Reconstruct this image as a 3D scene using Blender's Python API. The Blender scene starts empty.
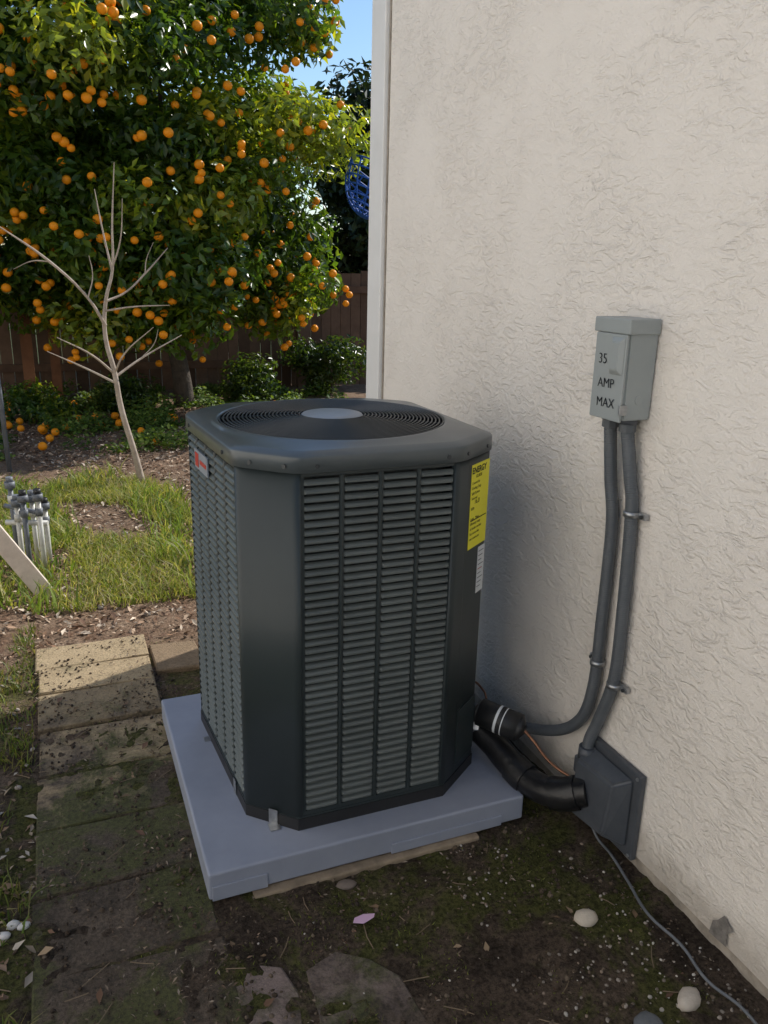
import bpy, bmesh, math, random
import numpy as np
from mathutils import Vector, Matrix, noise as mn
random.seed(7); rng=np.random.default_rng(7)
sc=bpy.context.scene
# ---------------------------------------------------------------- helpers
def link(o): sc.collection.objects.link(o); return o
def mesh_obj(name,V,F,mat=None,smooth=False,fcol=None,mats=None,midx=None):
    me=bpy.data.meshes.new(name); me.from_pydata([tuple(v) for v in V],[],[tuple(f) for f in F]); me.update()
    if mats:
        for m in mats: me.materials.append(m)
    elif mat: me.materials.append(mat)
    if midx is not None: me.polygons.foreach_set('material_index',midx)
    if smooth: me.polygons.foreach_set('use_smooth',[True]*len(me.polygons))
    if fcol is not None:
        at=me.color_attributes.new('Col','FLOAT_COLOR','CORNER')
        n=np.zeros(len(me.polygons),dtype=np.int32); me.polygons.foreach_get('loop_total',n)
        c=np.ones((len(me.loops),4)); c[:,:3]=np.repeat(np.asarray(fcol),n,axis=0)
        at.data.foreach_set('color',c.ravel())
    return link(bpy.data.objects.new(name,me))
def group(name,loc,objs):
    e=link(bpy.data.objects.new(name,None)); e.location=loc; e.empty_display_size=.1
    for o in objs:
        o.parent=e; o.matrix_parent_inverse=Matrix.Translation(-Vector(loc))
    return e
def box(name,a,b,mat,bev=0.0,seg=2):
    bm=bmesh.new(); bmesh.ops.create_cube(bm,size=1)
    a=Vector(a);b=Vector(b)
    for v in bm.verts: v.co=Vector(((a[i]+b[i])/2+v.co[i]*(b[i]-a[i]) for i in range(3)))
    if bev: bmesh.ops.bevel(bm,geom=bm.edges[:],offset=bev,segments=seg,affect='EDGES',profile=.5)
    me=bpy.data.meshes.new(name); bm.to_mesh(me); bm.free(); me.materials.append(mat)
    return link(bpy.data.objects.new(name,me))
def cyl(name,p0,p1,r0,mat,r1=None,n=20,smooth=True,cap=True):
    p0=Vector(p0);p1=Vector(p1); r1=r0 if r1 is None else r1
    d=(p1-p0).normalized(); a=d.orthogonal().normalized(); b=d.cross(a)
    V=[];F=[]
    for p,r in((p0,r0),(p1,r1)):
        for i in range(n):
            t=2*math.pi*i/n; V.append(p+a*math.cos(t)*r+b*math.sin(t)*r)
    for i in range(n): F.append((i,(i+1)%n,n+(i+1)%n,n+i))
    if cap: F.append(tuple(range(n))[::-1]); F.append(tuple(range(n,2*n)))
    o=mesh_obj(name,V,F,mat)
    for i,p in enumerate(o.data.polygons):
        if i<n: p.use_smooth=smooth
    return o
def tube(name,pts,r,mat,radii=None,res=8,bres=5):
    cu=bpy.data.curves.new(name,'CURVE'); cu.dimensions='3D'; cu.bevel_depth=r; cu.bevel_resolution=bres; cu.resolution_u=res; cu.use_fill_caps=True
    s=cu.splines.new('BEZIER'); s.bezier_points.add(len(pts)-1)
    for i,p in enumerate(pts):
        bp=s.bezier_points[i]; bp.co=p; bp.handle_left_type=bp.handle_right_type='AUTO'
        if radii: bp.radius=radii[i]
    cu.materials.append(mat)
    return link(bpy.data.objects.new(name,cu))
def ribbed(name,pts,r,mat,amp,pitch,n=16):
    P=[Vector(p) for p in pts]; S=[]
    for i in range(len(P)-1):
        p0=P[max(i-1,0)];p1=P[i];p2=P[i+1];p3=P[min(i+2,len(P)-1)]
        k=max(2,int((p2-p1).length/(pitch/4)))
        for j in range(k):
            t=j/k
            S.append(.5*((2*p1)+(p2-p0)*t+(2*p0-5*p1+4*p2-p3)*t*t+(3*p1-p0-3*p2+p3)*t**3))
    S.append(P[-1]); V=[];F=[]; up=Vector((1,0.01,0.02)).normalized(); L=0
    for i,p in enumerate(S):
        d=(S[min(i+1,len(S)-1)]-S[max(i-1,0)]).normalized()
        a=(up-d*up.dot(d)).normalized(); b=d.cross(a); up=a
        if i: L+=(p-S[i-1]).length
        rr=r+amp*math.cos(2*math.pi*L/pitch)
        for k in range(n):
            t=2*math.pi*k/n; V.append(p+a*math.cos(t)*rr+b*math.sin(t)*rr)
    for i in range(len(S)-1):
        for k in range(n): F.append((i*n+k,i*n+(k+1)%n,(i+1)*n+(k+1)%n,(i+1)*n+k))
    return mesh_obj(name,V,F,mat,smooth=True)
# ---------------------------------------------------------------- materials
def newmat(name):
    m=bpy.data.materials.new(name); m.use_nodes=True; nt=m.node_tree
    return m,nt,nt.nodes['Principled BSDF']
def noise(nt,scale,detail=3,rough=.6,dist=0,vec=None):
    n=nt.nodes.new('ShaderNodeTexNoise'); n.inputs['Scale'].default_value=scale; n.inputs['Detail'].default_value=detail
    n.inputs['Roughness'].default_value=rough; n.inputs['Distortion'].default_value=dist
    if vec is not None: nt.links.new(vec,n.inputs['Vector'])
    return n.outputs['Fac']
def ramp(nt,fac,a,b,ca=(0,0,0,1),cb=(1,1,1,1)):
    r=nt.nodes.new('ShaderNodeValToRGB'); r.color_ramp.elements[0].position=a; r.color_ramp.elements[1].position=b
    r.color_ramp.elements[0].color=ca; r.color_ramp.elements[1].color=cb
    nt.links.new(fac,r.inputs['Fac']); return r.outputs['Color']
def mix(nt,fac,a,b,mode='MIX'):
    m=nt.nodes.new('ShaderNodeMix'); m.data_type='RGBA'; m.blend_type=mode
    for s,v in((0,fac),(6,a),(7,b)):
        if isinstance(v,(int,float)): m.inputs[s].default_value=v
        elif isinstance(v,tuple): m.inputs[s].default_value=(*v[:3],1)
        else: nt.links.new(v,m.inputs[s])
    return m.outputs[2]
def mth(nt,op,a,b=None):
    m=nt.nodes.new('ShaderNodeMath'); m.operation=op
    for i,v in enumerate((a,b)):
        if v is None: continue
        if isinstance(v,(int,float)): m.inputs[i].default_value=v
        else: nt.links.new(v,m.inputs[i])
    return m.outputs[0]
def bump(nt,bs,h,strength,dist):
    b=nt.nodes.new('ShaderNodeBump'); b.inputs['Strength'].default_value=strength; b.inputs['Distance'].default_value=dist
    nt.links.new(h,b.inputs['Height']); nt.links.new(b.outputs['Normal'],bs.inputs['Normal']); return b
def objvec(nt):
    return nt.nodes.new('ShaderNodeTexCoord').outputs['Object']
def simple(name,c1,c2=None,scale=8,rough=.5,metal=0,bstr=0,bdist=.002,bscale=80,rvar=0.0,coat=0,spec=.5):
    m,nt,b=newmat(name); v=objvec(nt)
    c2=c2 or tuple(x*.75 for x in c1)
    f=ramp(nt,noise(nt,scale,4,.65,0,v),.35,.68)
    nt.links.new(mix(nt,f,c1,c2),b.inputs['Base Color'])
    b.inputs['Metallic'].default_value=metal; b.inputs['Specular IOR Level'].default_value=spec
    b.inputs['Roughness'].default_value=rough
    if rvar:
        rr=noise(nt,scale*2.3,3,.6,0,v)
        nt.links.new(mth(nt,'ADD',mth(nt,'MULTIPLY',rr,rvar),rough-rvar*.5),b.inputs['Roughness'])
    b.inputs['Coat Weight'].default_value=coat; b.inputs['Coat Roughness'].default_value=.15
    if bstr: bump(nt,b,noise(nt,bscale,2,.6,0,v),bstr,bdist)
    return m
def flat(name,c,rough=.9):
    m,nt,b=newmat(name); b.inputs['Base Color'].default_value=(*c,1); b.inputs['Roughness'].default_value=rough; b.inputs['Specular IOR Level'].default_value=.2
    return m
def attrmat(name,rough=.6,transl=0,spec=.5,hv=.25,scale=30,bstr=0,tcol=(2.0,1.9,.7)):
    m,nt,b=newmat(name)
    a=nt.nodes.new('ShaderNodeAttribute'); a.attribute_name='Col'
    col=a.outputs['Color']
    if hv:
        v=objvec(nt); n=noise(nt,scale,2,.6,0,v)
        k=mth(nt,'ADD',mth(nt,'MULTIPLY',n,hv*2),1-hv)
        vm=nt.nodes.new('ShaderNodeVectorMath'); vm.operation='SCALE'; nt.links.new(col,vm.inputs[0]); nt.links.new(k,vm.inputs['Scale']); col=vm.outputs[0]
        if bstr: bump(nt,b,noise(nt,scale*4,2,.6,0,v),bstr,.003)
    nt.links.new(col,b.inputs['Base Color']); b.inputs['Roughness'].default_value=rough; b.inputs['Specular IOR Level'].default_value=spec
    if transl:
        t=nt.nodes.new('ShaderNodeBsdfTranslucent'); vm2=nt.nodes.new('ShaderNodeVectorMath'); vm2.operation='MULTIPLY'
        nt.links.new(col,vm2.inputs[0]); vm2.inputs[1].default_value=tcol; nt.links.new(vm2.outputs[0],t.inputs['Color'])
        mx=nt.nodes.new('ShaderNodeMixShader'); mx.inputs[0].default_value=transl
        nt.links.new(b.outputs[0],mx.inputs[1]); nt.links.new(t.outputs[0],mx.inputs[2])
        nt.links.new(mx.outputs[0],nt.nodes['Material Output'].inputs['Surface'])
    return m
def M_stucco():
    m,nt,b=newmat('stucco'); v=objvec(nt)
    mp=nt.nodes.new('ShaderNodeMapping'); mp.inputs['Scale'].default_value=(1,.8,1.6); nt.links.new(v,mp.inputs[0]); mv=mp.outputs[0]
    lowf=noise(nt,2.6,3,.6,0,v)
    col=mix(nt,ramp(nt,lowf,.3,.7),(.90,.84,.765),(.865,.80,.72))
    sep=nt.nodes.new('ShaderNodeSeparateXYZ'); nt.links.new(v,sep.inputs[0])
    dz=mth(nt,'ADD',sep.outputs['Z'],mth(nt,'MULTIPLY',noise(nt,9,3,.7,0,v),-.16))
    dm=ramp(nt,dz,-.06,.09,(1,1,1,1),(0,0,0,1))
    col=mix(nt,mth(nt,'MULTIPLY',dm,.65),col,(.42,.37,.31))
    n1=noise(nt,24,4,.55,1.3,mv); r1=ramp(nt,n1,.45,.60)
    n2=noise(nt,130,3,.75,0,v)
    msk=ramp(nt,lowf,.36,.60,(.25,.25,.25,1),(1,1,1,1))
    h=mth(nt,'ADD',mth(nt,'MULTIPLY',mth(nt,'MULTIPLY',r1,msk),.75),mth(nt,'MULTIPLY',n2,1.0))
    bump(nt,b,h,.9,.0046)
    nt.links.new(col,b.inputs['Base Color']); b.inputs['Roughness'].default_value=.85; b.inputs['Specular IOR Level'].default_value=.3
    return m
def M_ground():
    m,nt,b=newmat('soil'); v=objvec(nt)
    sep=nt.nodes.new('ShaderNodeSeparateXYZ'); nt.links.new(v,sep.inputs[0]); Y=sep.outputs['Y']
    n1=ramp(nt,noise(nt,5,5,.75,.3,v),.38,.62)
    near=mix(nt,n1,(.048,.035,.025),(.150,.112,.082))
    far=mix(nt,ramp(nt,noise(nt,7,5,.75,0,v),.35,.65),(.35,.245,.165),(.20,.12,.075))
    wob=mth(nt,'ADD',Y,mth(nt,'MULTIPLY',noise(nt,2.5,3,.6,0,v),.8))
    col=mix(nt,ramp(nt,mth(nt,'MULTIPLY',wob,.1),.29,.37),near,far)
    mossn=ramp(nt,noise(nt,3.1,5,.72,.5,v),.47,.55)
    mossy=mth(nt,'MULTIPLY',mossn,ramp(nt,mth(nt,'MULTIPLY',Y,.1),.30,.33,(1,1,1,1),(0,0,0,1)))
    hf=noise(nt,80,4,.75,0,v)
    mc=mix(nt,hf,(.035,.048,.010),(.13,.135,.03))
    col=mix(nt,mth(nt,'MULTIPLY',mossy,.8),col,mc)
    dark=ramp(nt,hf,.36,.58,(.30,.29,.28,1),(1.15,1.15,1.15,1))
    col=mix(nt,.85,col,dark,'MULTIPLY')
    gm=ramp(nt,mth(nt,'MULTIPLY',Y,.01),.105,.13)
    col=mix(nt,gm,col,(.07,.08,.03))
    nt.links.new(col,b.inputs['Base Color']); b.inputs['Roughness'].default_value=.95; b.inputs['Specular IOR Level'].default_value=.2
    bump(nt,b,noise(nt,45,6,.8,0,v),1,.022)
    return m
def M_paver(name,ca,cb,dirtlo,dirthi,dirtamt):
    m,nt,b=newmat(name); v=objvec(nt)
    a=nt.nodes.new('ShaderNodeAttribute'); a.attribute_name='Col'
    base=mix(nt,ramp(nt,noise(nt,12,5,.7,0,v),.35,.65),ca,cb)
    base=mix(nt,1.0,base,a.outputs['Color'],'MULTIPLY')
    hf=noise(nt,100,4,.75,0,v)
    base=mix(nt,.6,base,ramp(nt,hf,.34,.52,(.5,.5,.5,1),(1,1,1,1)),'MULTIPLY')
    sep=nt.nodes.new('ShaderNodeSeparateXYZ'); nt.links.new(v,sep.inputs[0])
    yy=mth(nt,'ADD',mth(nt,'MULTIPLY',sep.outputs['Y'],.3),mth(nt,'MULTIPLY',noise(nt,5,5,.75,.4,v),-.7))
    dm=ramp(nt,yy,dirtlo,dirthi,(1,1,1,1),(0,0,0,1)); dm=mth(nt,'MULTIPLY',dm,dirtamt)
    dirt=mix(nt,ramp(nt,noise(nt,9,5,.75,.3,v),.36,.64),(.055,.041,.029),(.140,.105,.076))
    dirt=mix(nt,mth(nt,'MULTIPLY',ramp(nt,noise(nt,3.3,5,.72,.5,v),.46,.54),.9),dirt,(.078,.088,.022))
    dirt=mix(nt,.85,dirt,ramp(nt,hf,.36,.58,(.35,.35,.35,1),(1.15,1.15,1.15,1)),'MULTIPLY')
    col=mix(nt,dm,base,dirt)
    nt.links.new(col,b.inputs['Base Color']); b.inputs['Roughness'].default_value=.9
    bump(nt,b,noise(nt,55,6,.8,0,v),1,.014)
    return m
m_stucco=M_stucco(); m_ground=M_ground()
m_plainst=flat('plain_stucco',(.88,.83,.76))  # shared with the added bounce house, kept pale to throw back more sun
m_conc=flat('concrete',(.58,.55,.49))
m_glass=flat('window_glass',(.03,.035,.04),.08)
m_trim=simple('white_trim_paint',(.84,.83,.81),(.78,.77,.74),5,.45)
m_found=simple('foundation_concrete',(.42,.37,.31),(.22,.19,.155),14,.95,bstr=.9,bdist=.006,bscale=50)
m_roof=flat('roof_shingle',(.10,.085,.075))
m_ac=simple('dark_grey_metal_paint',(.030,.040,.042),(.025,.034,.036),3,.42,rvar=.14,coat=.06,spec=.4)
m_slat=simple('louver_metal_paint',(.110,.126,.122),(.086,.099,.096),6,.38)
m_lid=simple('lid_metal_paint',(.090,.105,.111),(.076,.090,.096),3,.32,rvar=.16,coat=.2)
m_wire=simple('grille_wire_black',(.03,.034,.037),(.04,.044,.047),10,.35)
m_disc=simple('fan_hub_grey',(.26,.29,.33),(.22,.25,.29),8,.4)
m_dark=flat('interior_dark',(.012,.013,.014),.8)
m_coil=simple('coil_fins',(.05,.055,.055),(.02,.022,.022),50,.5,metal=.6)
m_blk=simple('black_base_plastic',(.012,.012,.013),(.02,.02,.021),10,.5)
m_foam=simple('black_insulation',(.008,.008,.009),(.018,.018,.019),14,.34,bstr=.5,bdist=.004,bscale=30)
m_pad=simple('equipment_pad_plastic',(.285,.310,.380),(.235,.260,.322),4,.6,bstr=.35,bdist=.0012,bscale=260)
m_boxm=simple('grey_enamel',(.33,.355,.35),(.30,.325,.32),5,.42,rvar=.12)
m_cond=simple('grey_conduit',(.105,.115,.125),(.08,.09,.10),10,.45)
m_plate=simple('dark_grey_plastic',(.082,.090,.102),(.058,.064,.075),12,.45,rvar=.2,bstr=.12,bscale=60)
m_galv=simple('galvanised_steel',(.45,.46,.47),(.30,.31,.32),60,.35,metal=.8)
m_copper=simple('copper_pipe',(.30,.15,.09),(.18,.09,.055),30,.4,metal=.9)
m_yel=simple('yellow_label',(.87,.80,.03),(.83,.75,.03),3,.45)
m_wht=simple('white_label',(.72,.74,.75),(.66,.68,.70),6,.45)
m_ink=flat('black_ink',(.014,.014,.016),.5)
m_red=flat('red_badge',(.42,.05,.04),.35)
m_bark=simple('grey_bark',(.10,.075,.055),(.05,.038,.028),18,.9,bstr=.8,bdist=.01,bscale=40)
m_sap=simple('pale_bark',(.52,.43,.34),(.32,.25,.19),14,.8,bstr=.4,bdist=.004,bscale=50)
m_leaf=attrmat('citrus_leaf',.32,.42,.5,0,tcol=(2.3,2.1,.7))
m_bg=attrmat('background_leaf',.5,.2,.4,0)
m_grass=attrmat('grass_blade',.55,.35,.3,0)
m_chip=attrmat('mulch_chip',.9,0,.2,0)
m_stone=attrmat('pebble',.8,0,.3,.25,60,.4)
m_orange=flat('orange_peel',(.88,.30,.012),.4)
m_fence=attrmat('fence_wood',.85,0,.2,.35,9,.5)
m_blue=flat('blue_plastic',(.02,.09,.36),.45)
m_pvc=simple('white_pvc',(.66,.65,.60),(.45,.43,.38),12,.45)
m_gpvc=simple('grey_pvc',(.16,.17,.19),(.10,.11,.12),12,.5)
m_stake=simple('weathered_board',(.70,.60,.50),(.52,.43,.35),12,.8,bstr=.3,bscale=30)
m_twig=flat('twig',(.20,.15,.10),.8)
m_paver=M_paver('paver_concrete',(.58,.45,.28),(.46,.35,.21),.34,.52,.97)
m_flag=M_paver('flagstone',(.36,.29,.26),(.26,.21,.19),-.12,.14,.95)
m_skirt=simple('old_concrete_edge',(.33,.26,.18),(.17,.13,.09),12,.95,bstr=.6,bdist=.004,bscale=40)
m_petal=flat('pink_petal',(.62,.42,.58),.5)
# ---------------------------------------------------------------- ground
def axis(segs):
    out=[]
    for a,b,s in segs:
        n=max(1,round((b-a)/s)); out+= [a+(b-a)*i/n for i in range(n)]
    out.append(segs[-1][1]); return out
xs=axis([(-120,-20,20),(-20,-4,2),(-4,-.9,.15),(-.9,1.45,.0155),(1.45,5,.2),(5,20,2),(20,120,20)])
ys=axis([(-120,-20,20),(-20,-2,2),(-2,.8,.2),(.8,3.9,.0155),(3.9,12,.12),(12,20,1),(20,140,20)])
def gh(x,y):
    a=1.0 if(-3<x<5 and .2<y<12) else 0
    h=mn.noise(Vector((x*2.2,y*2.2,0)))*.009+mn.noise(Vector((x*9,y*9,3)))*.009+mn.noise(Vector((x*28,y*28,7)))*.008
    h2=0
    if y>3.6: h2=min(1,(y-3.6))*(mn.noise(Vector((x*1.1,y*1.1,9)))*.05+.01)
    if x>1.2: h+= .01*min(1,(x-1.2)/.16)
    return a*(h-.001+h2)
V=[(x,y,gh(x,y)) for y in ys for x in xs]; nx=len(xs)
F=[(j*nx+i,j*nx+i+1,(j+1)*nx+i+1,(j+1)*nx+i) for j in range(len(ys)-1) for i in range(nx-1)]
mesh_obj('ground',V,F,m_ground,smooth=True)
# ---------------------------------------------------------------- paver path
def slab(V,F,C,quad,z0,z1,col,b=.006):
    c=sum((Vector((*q,0)) for q in quad),Vector())/len(quad); n=len(quad); s=len(V)
    for q in quad: V.append((q[0],q[1],z0))
    for q in quad: V.append((q[0],q[1],z1-b))
    for q in quad:
        d=(c-Vector((*q,0))).normalized()*b*1.4; V.append((q[0]+d.x,q[1]+d.y,z1+random.uniform(-.0015,.0015)))
    for k in(0,1):
        for i in range(n): F.append((s+k*n+i,s+k*n+(i+1)%n,s+(k+1)*n+(i+1)%n,s+(k+1)*n+i)); C.append(col)
    F.append(tuple(s+2*n+i for i in range(n))); C.append(col)
V,F,C=[],[],[]
rows=[3.34,3.135,2.93,2.68,2.41,2.14,1.87,1.60,1.33,1.06,.79,.52,.25,0]
for i in range(len(rows)-1):
    a=rows[i]-.003; b=rows[i+1]+.003; t=random.uniform(-.01,.01); k=random.uniform(.85,1.1)
    xr=.262+random.uniform(-.006,.0); xl=-.165+random.uniform(-.012,.012); z=(.020 if i<3 else .0045)+random.uniform(-.002,.0015)
    if i==2: k=.7
    xm=(xl+xr)/2
    slab(V,F,C,[(xl,b+t),(xm,b+random.uniform(-.0,.004)),(xr,b-t),(xr,a-t),(xm,a-random.uniform(0,.004)),(xl,a+t)],-.05,z,(k,k*.98,k*.94),.004)
slab(V,F,C,[(.275,3.0),(.47,2.98),(.46,3.22),(.27,3.24)],-.05,.012,(.55,.5,.48))
mesh_obj('paver_path',V,F,m_paver,fcol=C)
V,F,C=[],[],[]
for q,k in [([(.075,1.26),(.20,1.23),(.36,1.22),(.39,1.36),(.37,1.45),(.30,1.49),(.22,1.52),(.12,1.49)],.95),([(.40,1.20),(.63,1.19),(.62,1.33),(.57,1.40),(.50,1.45),(.42,1.42)],.8),([(.02,.98),(.34,.98),(.35,1.20),(.07,1.24)],.8),([(.38,.93),(.72,.97),(.70,1.10),(.66,1.165),(.38,1.175)],.9)]:
    slab(V,F,C,q,-.05,.0025,(k,k*.95,k*.93),.004)
mesh_obj('flagstone_paving',V,F,m_flag,fcol=C)
# ---------------------------------------------------------------- house
W=1.36
o=[]
def grid_wall():
    V=[];F=[]; yy=axis([(-6,.5,.5),(.5,3.325,.05)]); zz=axis([(.045,.6,.03),(.6,3.1,.1)])
    for z in zz:
        for y in yy: V.append((W+ (mn.noise(Vector((y*1.5,z*1.5,2)))*.005 if y<3.3 else 0)+ (mn.noise(Vector((y*12,z*12,5)))*.004 if z<.12 else 0),y,z))
    n=len(yy)
    for j in range(len(zz)-1):
        for i in range(n-1): F.append((j*n+i,(j+1)*n+i,(j+1)*n+i+1,j*n+i+1))
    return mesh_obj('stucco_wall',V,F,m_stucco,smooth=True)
o.append(grid_wall())
o.append(mesh_obj('end_walls',[(W+.012,3.48,.0),(6.5,3.48,.0),(6.5,3.48,3.1),(W+.012,3.48,3.1),(6.5,-6,0),(6.5,-6,3.1),(W+.012,-6,0),(W+.012,-6,3.1)],[(0,1,2,3),(1,4,5,2),(4,6,7,5)],m_plainst))
o.append(box('corner_trim',(W-.022,3.34,.05),(W+.10,3.49,3.1),m_trim,.004))
o.append(box('corner_channel',(W-.004,3.327,.05),(W+.05,3.339,3.1),m_found))
o.append(box('foundation',(W+.006,-6,-.1),(W+.09,3.48,.0448),m_found,.0))
o.append(box('eave',(W-.12,-6.3,3.102),(6.8,3.57,3.16),m_trim))
V=[(W-.15,-6.3,3.162),(6.85,-6.3,3.162),(6.85,3.6,3.162),(W-.15,3.6,3.162),(4,-6.3,4.2),(4,3.6,4.2)]
o.append(mesh_obj('roof',V,[(0,3,5,4),(1,4,5,2),(2,5,3),(0,4,1)],m_roof))
pts=[(1.14,.045),(1.085,.05),(1.09,.085),(1.075,.105),(1.105,.125),(1.12,.10),(1.135,.085)]
o.append(mesh_obj('plaster_chip',[(W-.0055,y,z) for y,z in pts],[tuple(range(len(pts)))],simple('bare_render',(.25,.23,.21),(.13,.12,.11),60,.95,bstr=.8,bscale=60)))
group('stucco_house',(3.9,-1.3,0),o)
# two-storey house added out of view to bounce sunlight onto the shaded wall
nb=[]; NX=-2.6; NH=5.6
nb.append(box('walls',(-9.5,-8,0),(NX,5.0,NH),m_plainst))
nb.append(box('eave',(-9.9,-8.4,NH+.002),(NX+.3,5.4,NH+.1),m_trim))
nb.append(mesh_obj('roof',[(-9.95,-8.45,NH+.102),(NX+.35,-8.45,NH+.102),(NX+.35,5.45,NH+.102),(-9.95,5.45,NH+.102),(-6.5,-8.45,NH+1.6),(-6.5,5.45,NH+1.6)],[(1,2,5,4),(0,4,5,3),(2,3,5),(0,1,4)],m_roof))
nb.append(box('window_frame',(NX+.002,-3.6,1.0),(NX+.05,-2.2,2.1),m_trim)); nb.append(box('window_pane',(NX+.052,-3.5,1.1),(NX+.056,-2.3,2.0),m_glass))
group('added_bounce_house',(-6.1,-1.5,0),nb)
box('added_bounce_walkway',(NX+.02,-8,-.05),(-1.15,3.2,.03),m_conc,.004)  # pale concrete strip added out of view, reflects sunlight towards the shaded wall
# ---------------------------------------------------------------- pad
pad=box('pad_slab',(.247,1.70,.012),(1.175,2.62,.092),m_pad,.007,3)
rim=[box('pad_rib_1',(.255,1.695,.012),(.40,1.70,.055),m_pad,.002),box('pad_rib_2',(.75,1.695,.012),(1.10,1.70,.045),m_pad,.002)]
skirt=box('old_slab',(.262,1.712,-.05),(1.10,2.60,.0115),m_skirt,.004)
skirt2=box('old_slab_edge',(.36,1.676,-.05),(1.02,1.711,.009),m_skirt,.005)
group('equipment_pad',(.71,2.16,0),[pad,skirt,skirt2]+rim)
# ---------------------------------------------------------------- air conditioner
X0,X1,Y0,Y1=.36,1.10,1.785,2.555; cx,cy=(X0+X1)/2,(Y0+Y1)/2
octo=[(.392,1.90),(.510,Y0),(.945,Y0),(X1,1.90),(X1,2.44),(.955,Y1),(.505,Y1),(.360,2.435)]  # CCW
ac=[]
def prism(name,poly,z0,z1,mat,inset=0):
    c=Vector((cx,cy)); P=[]
    for p in poly:
        v=Vector(p)-c; P.append(c+v*(1-inset/ v.length))
    n=len(P); V=[(p.x,p.y,z0) for p in P]+[(p.x,p.y,z1) for p in P]
    F=[(i,(i+1)%n,n+(i+1)%n,n+i) for i in range(n)]+[tuple(range(n))[::-1],tuple(range(n,2*n))]
    return mesh_obj(name,V,F,mat)
ZB,ZT=.135,1.103
ac.append(prism('base_pan',octo,.0925,.128,m_blk,-.004))
ac.append(prism('base_lip',octo,.1285,ZB,m_ac,-.002))
ac.append(prism('coil',octo,ZB,ZT,m_coil,.045))
def louver(name,p0,p1,z0,z1,ncol,edge0=.022,edge1=.022,rib=.013,pitch=.0213):
    p0=Vector((*p0,0));p1=Vector((*p1,0)); L=(p1-p0).length; d=(p1-p0)/L; n=Vector((d.y,-d.x,0)); up=Vector((0,0,1))
    V=[];F=[];MI=[]
    def bx(s0,s1,za,zb,o0,o1,m):
        k=len(V)
        for z in(za,zb):
            for s,oo in((s0,o1),(s1,o1),(s1,o0),(s0,o0)): V.append(p0+d*s+n*oo+up*z)
        F.extend([(k,k+1,k+5,k+4),(k+1,k+2,k+6,k+5),(k+2,k+3,k+7,k+6),(k+3,k,k+4,k+7),(k+4,k+5,k+6,k+7),(k+3,k+2,k+1,k)]); MI.extend([m]*6)
    bx(0,edge0,z0,z1,-.012,0,0); bx(L-edge1,L,z0,z1,-.012,0,0)
    bx(edge0,L-edge1,z0,z0+.012,-.012,0,0); bx(edge0,L-edge1,z1-.014,z1,-.012,0,0)
    w=(L-edge0-edge1-rib*(ncol-1))/ncol
    for c in range(ncol):
        s=edge0+c*(w+rib)
        if c: 
            k=len(V); R=rib/2
            for z in(z0+.012,z1-.014):
                for t in range(5):
                    a=math.pi*t/4; V.append(p0+d*(s-R-R*math.cos(a))+n*(-.002+math.sin(a)*.005)+up*z)
            for t in range(4): F.append((k+t,k+t+1,k+5+t+1,k+5+t)); MI.append(0)
        zz=z0+.016
        while zz+pitch<z1-.012:
            prof=[(.0,-.001),(.0015,.0045),(.006,.0045),(.0105,.000),(.0140,-.007)]
            k=len(V); e=.004
            cols=[(s,0.25),(s+e,1),(s+w-e,1),(s+w,0.25)]
            for ss,f in cols:
                for dz,dn in prof: V.append(p0+d*ss+n*((dn+.003)*f-.003 if f<1 else dn)+up*(zz+dz))
            m=len(prof)
            for a in range(3):
                for b in range(m-1): F.append((k+a*m+b,k+(a+1)*m+b,k+(a+1)*m+b+1,k+a*m+b+1)); MI.append(1)
            zz+=pitch
    return mesh_obj(name,V,F,mats=[m_ac,m_slat],midx=MI)
ac.append(louver('front_louver_panel',octo[1],octo[2],ZB,ZT,4,.020,.014))
ac.append(louver('right_louver_panel',octo[3],octo[4],ZB,ZT,5))
ac.append(louver('back_louver_panel',octo[5],octo[6],ZB,ZT,4))
ac.append(louver('left_louver_panel',octo[7],octo[0],ZB,ZT,5,.016,.016))
def post(name,a,b,prev,nxt,z0,z1,wrap=.012,off=.003,r=.012):
    a=Vector(a);b=Vector(b);dp=(Vector(prev)-a).normalized();dn=(Vector(nxt)-b).normalized();dm=(b-a).normalized()
    pts=[a+dp*wrap]
    for t in range(6):
        u=t/5; q=(1-u)**2*(a+dp*r)+2*u*(1-u)*a+u*u*(a+dm*r); pts.append(q)
    for t in range(6):
        u=t/5; q=(1-u)**2*(b-dm*r)+2*u*(1-u)*b+u*u*(b+dn*r); pts.append(q)
    pts.append(b+dn*wrap)
    V=[];F=[]
    P=[]
    for i,p in enumerate(pts):
        t=(pts[min(i+1,len(pts)-1)]-pts[max(i-1,0)]).normalized(); nn=Vector((t.y,-t.x)); P.append(p+nn*off)
    P=[pts[0]]+P+[pts[-1]]
    n=len(P)
    for z in(z0,z1):
        for p in P: V.append((p.x,p.y,z))
    for i in range(n-1): F.append((i,i+1,n+i+1,n+i))
    o=mesh_obj(name,V,F,m_ac,smooth=True)
    md=o.modifiers.new('s','SOLIDIFY'); md.thickness=.0015; md.offset=-1
    return o
for nm,i in(('corner_post_1',0),('corner_post_2',2),('corner_post_3',4),('corner_post_4',6)):
    ac.append(post(nm,octo[i],octo[i+1],octo[i-1],octo[(i+2)%8],ZB-.003,ZT))
def rim_r(th,ofs):
    d=Vector((math.cos(th),math.sin(th))); best=9
    for i in range(8):
        a=Vector(octo[i])-Vector((cx,cy)); b=Vector(octo[(i+1)%8])-Vector((cx,cy)); e=(b-a).normalized(); n=Vector((e.y,-e.x))
        den=d.dot(n)
        if den>1e-6: best=min(best,(a.dot(n)+ofs)/den)
    return best
NL=192
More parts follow.
